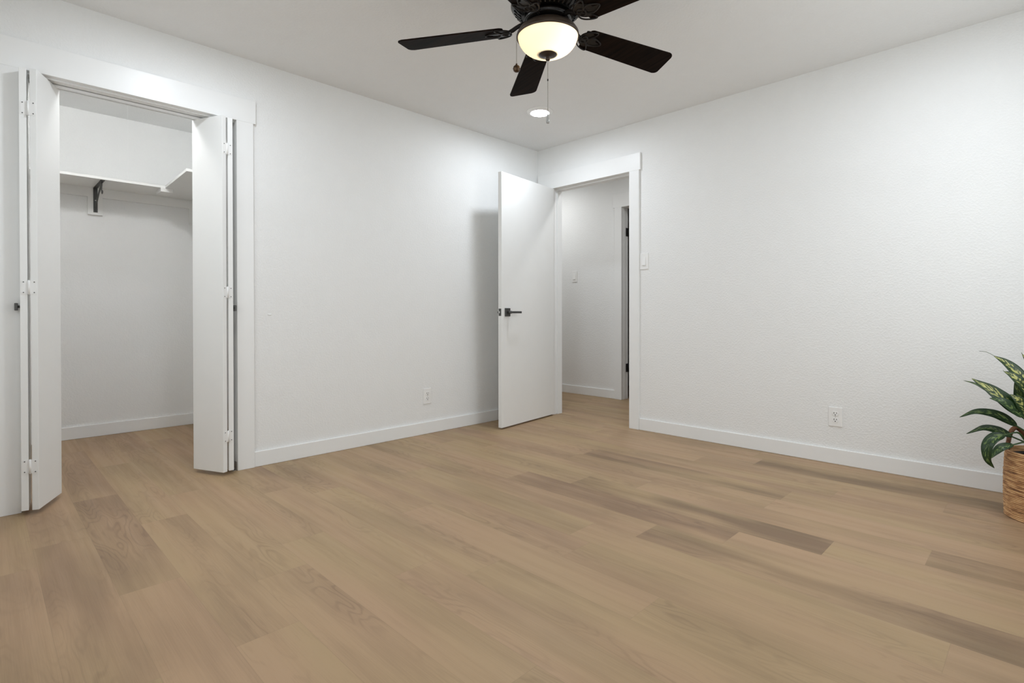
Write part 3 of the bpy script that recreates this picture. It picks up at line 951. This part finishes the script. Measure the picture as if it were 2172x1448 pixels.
# bulbs inside the bowl (the fan's own lamps)
for bxo, byo in ((0.060, 0.020), (0.020, 0.060), (0.005, 0.000)):
    ld = bpy.data.lights.new('bulb', 'POINT')
    ld.energy = BULB; ld.color = WARM_COL; ld.shadow_soft_size = 0.018
    lo = bpy.data.objects.new('bulb', ld); C.objects.link(lo)
    lo.parent = fan
    lo.location = (bxo, byo, 2.094 - H)

# ------------------------------------------------------------------ woven basket and plant
BX, BY, BR = 3.385, -0.355, 0.146
bk = thing('woven_basket', 'round woven straw basket on the floor holding the leafy plant', 'basket', (BX, BY, 0))
bm = bmesh.new()
rows, seg = 37, 120
rnd = random.Random(3)
rings = []
wob = [[rnd.uniform(-1, 1) for _ in range(12)] for _ in range(rows)]
def wv(row, a):
    q = wob[row]
    return 0.0011 * (q[0] * math.sin(3 * a + 6 * q[1]) + q[2] * math.sin(7 * a + 6 * q[3]) + q[4] * math.sin(17 * a + 6 * q[5]) + 0.8 * q[6] * math.sin(41 * a + 6 * q[7]))
HB = 0.298
def body_r(t):
    return BR * (0.985 + 0.03 * math.sin(PI * t) - 0.012 * t)
for r_ in range(rows):
    for s_ in range(5):
        ph = s_ / 5
        t = (r_ + ph) / rows
        coil = 0.0065 * abs(math.sin(PI * ph)) ** 0.7
        rings.append([bm.verts.new((BX + (body_r(t) - 0.003 + coil + wv(r_, 2 * PI * k / seg)) * math.cos(2 * PI * k / seg),
                                    BY + (body_r(t) - 0.003 + coil + wv(r_, 2 * PI * k / seg)) * math.sin(2 * PI * k / seg), t * HB + 0.0006 * math.sin(9 * 2 * PI * k / seg + r_))) for k in range(seg)])
for r_, z_ in ((0.1385, HB + 0.002), (0.1345, HB), (0.1340, 0.03), (0.0, 0.03)):
    if r_ == 0.0: rings.append([bm.verts.new((BX, BY, z_))])
    else: rings.append([bm.verts.new((BX + r_ * math.cos(2 * PI * k / seg), BY + r_ * math.sin(2 * PI * k / seg), z_)) for k in range(seg)])
for A, B in zip(rings[:-1], rings[1:]):
    for k in range(seg):
        k2 = (k + 1) % seg
        if len(B) == 1: f = bm.faces.new((A[k], A[k2], B[0]))
        else: f = bm.faces.new((A[k], A[k2], B[k2], B[k]))
        f.smooth = True
bm.faces.new(rings[0][::-1])
for v in bm.verts:
    if v.co.z < 0.0012: v.co.z = 0.0012
obj('basket_body', bm, M_straw, bk)


def handle(ca):
    """rope loop standing on the rim, ca = direction of its middle"""
    bm = bmesh.new()
    P = []
    n = 60
    for i in range(n + 1):
        t = i / n
        a = ca + (t - 0.5) * 0.86
        P.append(Vector((BX + 0.1385 * math.cos(a), BY + 0.1385 * math.sin(a), HB - 0.012 + 0.096 * math.sin(PI * t) ** 0.62)))
    tube(bm, P, 0.0075, 10)
    # wrapped cord ridges
    for i in range(2, n - 1):
        T = (P[i + 1] - P[i - 1]).normalized()
        s, u = frame_at(T)
        ring = [P[i] + s * (0.0075 * math.cos(2 * PI * k / 12)) + u * (0.0075 * math.sin(2 * PI * k / 12)) + T * (0.0025 * math.cos(2 * PI * k / 12)) for k in range(12)]
        tube(bm, ring, 0.0022, 6, closed=True)
    obj('basket_handle', bm, M_rope, bk)


handle(math.radians(143)); handle(math.radians(-37))

pl = thing('leafy_plant', 'leafy green plant with cream flecked leaves standing in the woven basket', 'plant', (BX, BY, 0.032))
bm = bmesh.new(); lathe(bm, [(0.0, 0.034), (0.100, 0.034), (0.128, 0.268), (0.131, 0.275), (0.124, 0.275), (0.120, 0.262), (0.120, 0.255), (0.0, 0.258)], (BX, BY, 0), 48); obj('nursery_pot', bm, M_potblack, pl)
bm = bmesh.new(); lathe(bm, [(0.119, 0.2555), (0.09, 0.262), (0.05, 0.267), (0.0, 0.266)], (BX, BY, 0), 40); obj('soil', bm, M_soil, pl)


def spline(P, n):
    P = [Vector(p) for p in P]
    Q = [P[0] * 2 - P[1]] + P + [P[-1] * 2 - P[-2]]
    out = []
    for i in range(n + 1):
        t = i / n * (len(P) - 1)
        k = min(int(t), len(P) - 2); f = t - k
        a, b_, c_, d_ = Q[k], Q[k + 1], Q[k + 2], Q[k + 3]
        out.append(0.5 * ((2 * b_) + (c_ - a) * f + (2 * a - 5 * b_ + 4 * c_ - d_) * f * f + (3 * b_ - a - 3 * c_ + d_) * f ** 3))
    return out


def leaf(tip_to_base, half, face, mt, stem_base=None, fold=0.25, wave=0.0, curl=0.0):
    """tip_to_base: midrib from the tip to where the blade meets its stalk; face: direction the upper side looks"""
    n, c = 26, 5
    P = spline(tip_to_base[::-1], n)       # base -> tip
    me = bpy.data.meshes.new('leaf')
    verts, uvs, faces = [], [], []
    fdir = Vector(face).normalized()
    for i, p in enumerate(P):
        t = i / n
        T = (P[min(i + 1, n)] - P[max(i - 1, 0)]).normalized()
        side = T.cross(fdir)
        if side.length < 1e-4: side = T.cross(Vector((0.1, 1, 0.2)))
        side.normalize()
        nrm = side.cross(T).normalized()
        wd = half * (math.sin(PI * min(1, t ** 0.72)) ** 0.85) * (1 - 0.18 * t) + 0.0006
        if t > 0.93: wd = min(wd, half * 0.30 * (1 - t) / 0.07 + 0.0006)
        for j in range(-c, c + 1):
            v = j / c
            lift = fold * abs(v) * wd + wave * math.sin(t * 19 + (1.2 if v > 0 else 0)) * v * v * half - curl * v * v * wd
            verts.append(p + side * (v * wd) + nrm * lift)
            uvs.append((t, v))
    wd_ = 2 * c + 1
    for i in range(n):
        for j in range(2 * c):
            a = i * wd_ + j
            faces.append((a, a + 1, a + wd_ + 1, a + wd_))
    inv = WORLD[pl].inverted()
    me.from_pydata([tuple(inv @ v) for v in verts], [], faces)
    lay = me.uv_layers.new(name='leaf')
    for poly in me.polygons:
        poly.use_smooth = True
        for li in poly.loop_indices:
            lay.data[li].uv = uvs[me.loops[li].vertex_index]
    me.materials.append(mt)
    me.update()
    o = bpy.data.objects.new('leaf', me); C.objects.link(o); o.parent = pl
    sm = o.modifiers.new('thick', 'SOLIDIFY'); sm.thickness = 0.0008
    if stem_base is not None:
        b0 = Vector(tip_to_base[-1]); s0 = Vector(stem_base)
        d = (Vector(tip_to_base[-1]) - Vector(tip_to_base[-2])).normalized()
        mid = b0 + d * 0.05
        mid2 = s0 + Vector((0, 0, 0.05))
        bm = bmesh.new()
        tube(bm, spline([s0, mid2, mid * 0.5 + mid2 * 0.5, mid, b0, P[2]], 18), [0.0042] * 12 + [0.0034] * 4 + [0.0026, 0.002, 0.0012], 8)
        obj('stem', bm, M_stem, pl)
    return o


A_, B_ = M_leaf_a, M_leaf_b
S = lambda x, y: (BX + x, BY + y, 0.262)
CAMD = (-0.05, -0.85, 0.45)
leaf([(3.132, -0.47, 0.619), (3.193, -0.47, 0.578), (3.247, -0.46, 0.527), (3.297, -0.44, 0.464)], 0.033, (0.25, -0.85, 0.55), A_, S(-0.02, -0.02), 0.18, 0.03)
leaf([(3.097, -0.40, 0.601), (3.138, -0.40, 0.588), (3.175, -0.405, 0.565), (3.253, -0.41, 0.510), (3.29, -0.40, 0.465)], 0.022, (0.55, -0.25, 0.85), B_, S(-0.03, 0.0), 0.2)
leaf([(3.195, -0.50, 0.539), (3.235, -0.495, 0.530), (3.272, -0.48, 0.500), (3.304, -0.46, 0.462)], 0.026, (0.15, -0.75, 0.65), B_, S(-0.01, -0.04), 0.2)
leaf([(3.086, -0.43, 0.428), (3.139, -0.43, 0.460), (3.195, -0.42, 0.461), (3.245, -0.41, 0.440), (3.283, -0.40, 0.410)], 0.021, (-0.1, -0.85, 0.5), B_, S(-0.05, -0.01), 0.25, 0.06)
leaf([(3.109, -0.41, 0.350), (3.171, -0.41, 0.387), (3.222, -0.40, 0.380), (3.268, -0.39, 0.358)], 0.019, (-0.1, -0.85, 0.5), B_, S(-0.06, 0.01), 0.25, 0.05)
leaf([(3.212, -0.49, 0.224), (3.190, -0.50, 0.262), (3.190, -0.495, 0.322), (3.214, -0.47, 0.361), (3.246, -0.45, 0.372)], 0.026, (-0.35, -0.85, 0.25), B_, S(-0.05, -0.03), 0.2)
leaf([(3.203, -0.515, 0.272), (3.216, -0.51, 0.300), (3.238, -0.50, 0.326), (3.275, -0.47, 0.338)], 0.017, (0.1, -0.85, 0.5), B_, S(-0.04, -0.05), 0.2)
leaf([(3.203, -0.38, 0.723), (3.247, -0.38, 0.691), (3.286, -0.385, 0.645), (3.318, -0.385, 0.590)], 0.028, (0.45, -0.8, 0.5), A_, S(0.0, 0.0), 0.18)
leaf([(3.241, -0.44, 0.658), (3.268, -0.44, 0.642), (3.298, -0.435, 0.607), (3.322, -0.42, 0.550)], 0.024, (0.35, -0.8, 0.5), A_, S(0.01, -0.02), 0.2)
leaf([(3.275, -0.43, 0.610), (3.290, -0.43, 0.560), (3.302, -0.42, 0.505), (3.318, -0.41, 0.450)], 0.028, (-0.3, -0.9, 0.2), B_, S(0.0, -0.03), 0.15)
leaf([(3.262, -0.47, 0.560), (3.290, -0.465, 0.535), (3.312, -0.45, 0.495), (3.325, -0.43, 0.450)], 0.030, (0.3, -0.9, 0.35), A_, S(0.02, -0.03), 0.15)
leaf([(3.296, -0.30, 0.733), (3.316, -0.305, 0.690), (3.338, -0.315, 0.630), (3.350, -0.33, 0.560)], 0.020, (0.6, -0.6, 0.4), A_, S(0.0, 0.03), 0.2)
# the far side of the plant, mostly outside the photograph
leaf([(3.42, -0.36, 0.78), (3.415, -0.37, 0.70), (3.400, -0.37, 0.62), (3.392, -0.36, 0.54)], 0.036, (-0.1, -0.9, 0.2), A_, S(0.02, 0.01), 0.18)
leaf([(3.60, -0.40, 0.62), (3.55, -0.40, 0.60), (3.49, -0.39, 0.55), (3.44, -0.37, 0.48)], 0.034, (-0.3, -0.7, 0.6), A_, S(0.03, 0.0), 0.18)
leaf([(3.63, -0.30, 0.50), (3.58, -0.31, 0.51), (3.51, -0.32, 0.48), (3.45, -0.34, 0.43)], 0.030, (-0.2, -0.5, 0.8), B_, S(0.05, 0.0), 0.2)
leaf([(3.50, -0.60, 0.58), (3.475, -0.55, 0.58), (3.44, -0.48, 0.54), (3.41, -0.41, 0.47)], 0.034, (0.1, -0.4, 0.9), A_, S(0.02, -0.04), 0.18)
leaf([(3.40, -0.62, 0.42), (3.40, -0.57, 0.45), (3.39, -0.50, 0.45), (3.385, -0.43, 0.41)], 0.028, (0.0, -0.4, 0.9), B_, S(0.0, -0.06), 0.2)
leaf([(3.55, -0.52, 0.40), (3.52, -0.49, 0.44), (3.47, -0.45, 0.44), (3.43, -0.41, 0.40)], 0.026, (0.3, -0.4, 0.8), B_, S(0.05, -0.04), 0.2)
leaf([(3.46, -0.17, 0.66), (3.44, -0.21, 0.66), (3.42, -0.26, 0.60), (3.40, -0.31, 0.52)], 0.032, (0.1, 0.3, 0.9), A_, S(0.02, 0.04), 0.2)
leaf([(3.30, -0.14, 0.55), (3.32, -0.19, 0.57), (3.34, -0.25, 0.54), (3.36, -0.31, 0.48)], 0.030, (0.2, 0.2, 0.9), B_, S(-0.02, 0.04), 0.2)
# thin dry leaf tip and a small bare tip
for P in ([(3.152, -0.38, 0.742), (3.172, -0.38, 0.741), (3.192, -0.38, 0.731), (3.206, -0.38, 0.721)],
          [(3.238, -0.44, 0.662), (3.241, -0.44, 0.657), (3.250, -0.44, 0.652)],
          [(3.294, -0.30, 0.738), (3.298, -0.30, 0.727), (3.303, -0.30, 0.718)]):
    bm = bmesh.new(); tube(bm, spline(P, 10), 0.0011, 6); obj('leaf_tip', bm, M_stem, pl)

# ------------------------------------------------------------------ far hall door
hd = thing('door_4', 'white hall door standing open behind the far hall casing', 'door', (HD0 + 0.006, HBY + TB, 0.012), kind='structure')
bm = bmesh.new(); bx(bm, (HD0 + 0.020, HBY + TB + 0.010, 0.012), (HD0 + 0.055, HBY + TB + 0.772, 2.04), 0.0015); obj('door_slab', bm, M_door, hd)
for z in (1.80, 0.335):
    bm = bmesh.new()
    bx(bm, (HD0, HBY + TB - 0.040, z - 0.045), (HD0 + 0.003, HBY + TB, z + 0.045)); tube(bm, [(HD0 + 0.008, HBY + TB + 0.006, z - 0.046), (HD0 + 0.008, HBY + TB + 0.006, z + 0.046)], 0.006, 12)
    bx(bm, (HD0 + 0.012, HBY + TB + 0.0070, z - 0.045), (HD0 + 0.050, HBY + TB + 0.0098, z + 0.045))
    tag(obj('door_hinge', bm, M_black, hd), 'black butt hinge')
